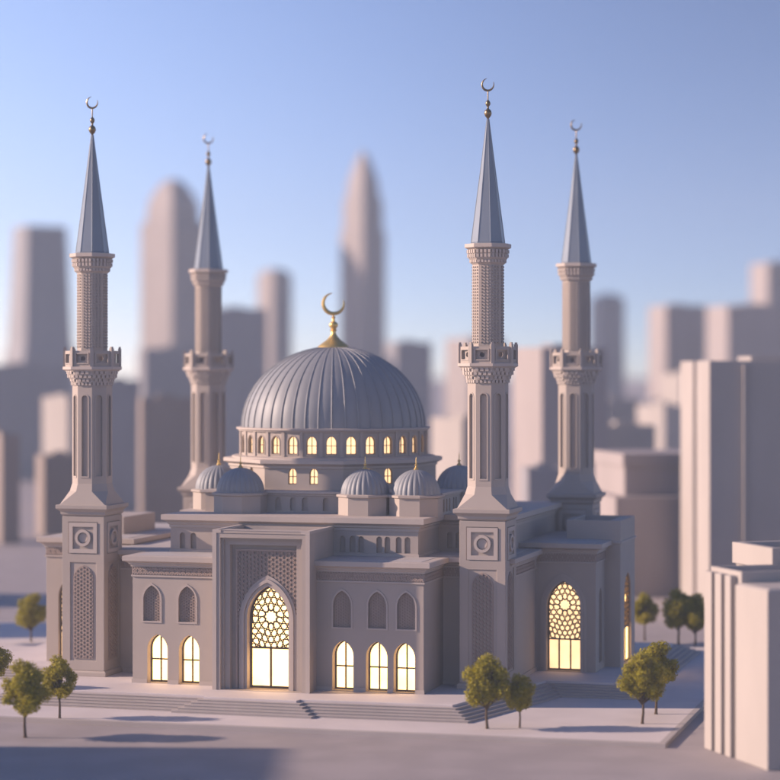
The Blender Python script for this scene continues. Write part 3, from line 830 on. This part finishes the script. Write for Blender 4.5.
# ------------------------------------------------------------------ the city around
def block(name, label, x, y, rot, w_, d_, h, mat, crown=None, cat='building', fins=(), base=None, group='city blocks behind the mosque'):
    """x, y is the near corner between the left face and the street face; w_ runs right, d_ runs back"""
    root = thing(name, label, cat, (x, y, 0), R(rot), group)
    M = CITY[mat]; m = MB()
    P = rect(0, w_, 0, d_)
    t = 0.35 if min(w_, d_) > 4 else 0.2
    if crown == 'taper':
        loftz(m, [(offset(P, 1.6), 0), (offset(P, 1.6), h * .45), (offset(P, 0.9), h * .5), (P, h * .9), (offset(P, -.3), h)])
    elif crown == 'cupola':
        loftz(m, [(P, 0), (P, h * 0.835), (offset(P, -1.3), h * .845), (offset(P, -1.5), h * .90), (offset(P, -2.2), h * .93), (offset(P, -3.3), h * .96), (offset(P, -4.6), h * .985), (offset(P, -6.2), h * 1.0)])
    elif crown == 'needle':
        loftz(m, [(P, 0), (P, h * .74), (offset(P, -.6), h * .745), (offset(P, -.7), h * .85), (offset(P, -1.4), h * .86), (offset(P, -1.6), h * .905), (offset(P, -2.4), h * .94), (offset(P, -3.3), h * .975), (offset(P, -4.5), h * 1.01)])
    elif crown == 'flat':
        m.prism(P, 0, h)
    elif crown == 'round':
        loftz(m, [(P, 0), (P, h * 0.95), (offset(P, -.5), h * .975), (offset(P, -1.5), h * .99), (offset(P, -3), h)])
    else:
        loftz(m, [(P, 0), (P, h), (offset(P, -t), h), (offset(P, -t), h - 0.7)])
    body = m.build('wall', M, root, bevel=0.08 if crown is None else 0.0)
    if crown is None:
        m = MB(); m.box(w_ * .3, w_ * .62, d_ * .3, d_ * .7, h - .7, h + 0.5)
        m.build('roof_housing', M, root, bevel=0.05)
    for f in fins:                                # (face, position, width, depth): pilaster strips
        m = MB(); face, p, fw, fd = f
        if face == 'left': m.box(-fd, 0.05, p, p + fw, 0, h + 0.02)
        else: m.box(p, p + fw, -fd, 0.05, 0, h - 0.4)
        m.build('pilaster', M, root, bevel=0.05)
    return root
B = [
 ('skyscraper', 'tapering skyscraper far left with stepped shoulders, blurred by distance', -104.9, 650, 34, 13.1, 10.3, 67.7, 1, 'taper'),
 ('office_block', 'wide blue-grey block low in the far left haze', -92.0, 520, 35, 18.9, 9.3, 26.9, 1, None),
 ('office_block', 'narrow brown block cut by the left edge of the picture', -56.9, 330, 34.8, 2.9, 7.6, 16.0, 3, None),
 ('office_block', 'sunlit pinkish-white block just left of the left front minaret', -60.1, 420, 43, 3.2, 8.5, 20.6, 2, None),
 ('office_block', 'low mauve block below the sunlit white one by the left front minaret', -53.1, 345, 28.7, 6.5, 3.6, 12.5, 3, None),
 ('office_block', 'dark slate block directly right of the left front minaret shaft', -50.8, 400, 27, 6.8, 3.1, 23.8, 1, None),
 ('office_block', 'flat brownish block between the two left minarets', -39.7, 360, 21, 9.1, 2.5, 21.1, 3, None),
 ('skyscraper', 'tall skyscraper with a rounded stepped crown between the left minarets', -67.8, 700, 50.5, 15.0, 14.1, 86.0, 0, 'cupola'),
 ('office_block', 'dark blue-grey tower between the back left minaret and the great dome', -41.1, 520, 19.5, 13.2, 5.4, 40.0, 1, None),
 ('skyscraper', 'pale round-topped tower left of the great dome, beyond the dark one', -39.0, 750, 43, 8.3, 8.3, 59.9, 0, 'round'),
 ('office_block', 'shadowy block at the foot of the round-crowned skyscraper', -61.2, 560, 21, 18.3, 7.7, 31.2, 1, None),
 ('skyscraper', 'tall stepped skyscraper ending in a pointed crown behind the great dome', -8.4, 700, 45.7, 10.1, 10.1, 93.5, 0, 'needle'),
 ('office_block', 'grey flat-topped tower to the right of the great dome', 1.4, 520, 20, 8.9, 7.4, 32.2, 1, None),
 ('office_block', 'pale tower just left of the right front minaret balcony', 19.9, 560, 33, 10.6, 10.8, 33.7, 0, None),
 ('office_block', 'low sunlit cream block above the small dome on the right', 10.9, 340, 33, 7.9, 8.4, 18.3, 2, None),
 ('office_block', 'tall two-toned block between the two right minarets', 21.6, 320, 21, 10.4, 10.1, 28.8, 0, None),
 ('office_block', 'low shaded block between the two right minarets', 17.8, 290, 11.5, 4.9, 4.0, 12.9, 1, None),
 ('skyscraper', 'slim grey tower right of the back right minaret', 65.6, 700, 14.6, 7.9, 10.0, 49.8, 1, 'round'),
 ('office_block', 'wide low tower at the foot of the slim grey one', 55.7, 580, 19.5, 10.2, 12.2, 18.5, 1, None),
 ('office_block', 'broad flat-topped tower with a pale sunlit edge, right skyline', 68.7, 560, 13, 10.6, 13.1, 41.9, 0, None),
 ('office_block', 'wide blue-shaded tower at the right skyline, left edge sunlit', 78.1, 520, 11.5, 17.7, 14.9, 40.7, 0, None),
 ('skyscraper', 'highest tower at the right edge of the skyline', 107.5, 640, 15.5, 11.6, 12.1, 56.5, 0, None),
 ('office_block', 'sunlit block tucked behind the tall ribbed block', 58.2, 450, 27.6, 5.9, 7.0, 24.9, 2, None),
 ('office_block', 'small sunlit block left of the tall ribbed block', 52.4, 430, 28, 6.1, 9.3, 18.9, 2, None),
 ('office_block', 'low block with a lit roof beside the back right minaret', 33.1, 345, 9.5, 7.9, 8.3, 17.1, 2, None),
]
for nm, lab, x, y, rot, w_, d_, h, mt, cr in B:
    block(nm, lab, x, y, rot, w_, d_, h, mt, cr)
# two-tier low block on the right
lowb = block('office_block', 'low two-tiered block beyond the right side portal', 25.3, 252, 9.0, 9.6, 17, 11.2, 0, 'flat')
m = MB(); P = rect(1.75, 11.4, 2.76, 16.5); loftz(m, [(P, 11.0), (P, 14.5), (offset(P, .2), 14.52), (offset(P, .2), 15.95)])
m.build('upper_tier', CITY[0], lowb)
# tall block with deep vertical grooves on the right
tall = block('ribbed_tower', 'tall flat-topped block with deep grooves and a pale sunlit side', 33.0, 229, 0.6, 16.0, 21.0, 26.4, 2,
             fins=(('left', 0.0, 9.0, 0.5), ('left', 11.5, 9.5, 0.5), ('street', 2.9, 0.35, 0.35)))
# near block at the right edge
nb = thing('corner_building', 'pale low building with grooved side at the lower right corner', 'building', (23.9, 142.4, 0), R(17.5), 'city blocks in front')
m = MB(); P = rect(0, 14, 0, 4.6); loftz(m, [(P, 0), (P, 11.35), (offset(P, -.25), 11.5)])
m.build('front_block', CITY[2], nb, bevel=0.05)
m = MB(); P = rect(0.45, 14, 4.58, 9.2); loftz(m, [(P, 0), (P, 12.2), (offset(P, -.3), 12.2), (offset(P, -.3), 11.7)])
body = m.build('rear_block', CITY[2], nb)
for p, wd in ((5.2, 0.85), (6.6, 0.95), (8.05, 1.1)):
    m = MB(); m.box(-0.05, 0.5, p, p + wd, 0, 11.9); m.build('pilaster', CITY[2], nb, bevel=0.04)
m = MB(); P = rect(5.2, 14, 9.3, 15.0); loftz(m, [(P, 0), (P, 11.8), (offset(P, .2), 11.85), (offset(P, .2), 13.3), (offset(P, -.35), 13.3), (offset(P, -.35), 12.2)])
m.build('upper_block', CITY[2], nb)
# neighbours to the left, outside the picture, whose shadows fall across the street
for x, y, rot, w_, d_, h, mt, lab in ((-92, 112, 0, 15, 41.5, 27.0, 0, 'low grey block across the street on the left'),
                                     (-82, 212, 8, 16, 11, 17, 1, 'grey block beyond the left end of the pavement'),
                                     (-92, 243, 8, 18, 12, 20, 2, 'cream block farther along the left street')):
    block('office_block', lab, x, y, rot, w_, d_, h, mt, group='city blocks to the left')

# ------------------------------------------------------------------ air
HAZE = 0.00042
if HAZE:
    m, nt, b = new_mat('air')
    nt.nodes.remove(b)
    pv = nt.nodes.new('ShaderNodeVolumePrincipled')
    pv.inputs['Color'].default_value = (0.78, 0.88, 1.0, 1)
    pv.inputs['Density'].default_value = HAZE
    pv.inputs['Anisotropy'].default_value = 0.0
    nt.links.new(pv.outputs[0], [n for n in nt.nodes if n.type == 'OUTPUT_MATERIAL'][0].inputs['Volume'])
    hz = MB(); hz.box(-420, 420, -60, 1000, -1, 100)
    hz.build('haze', m, kind='stuff')
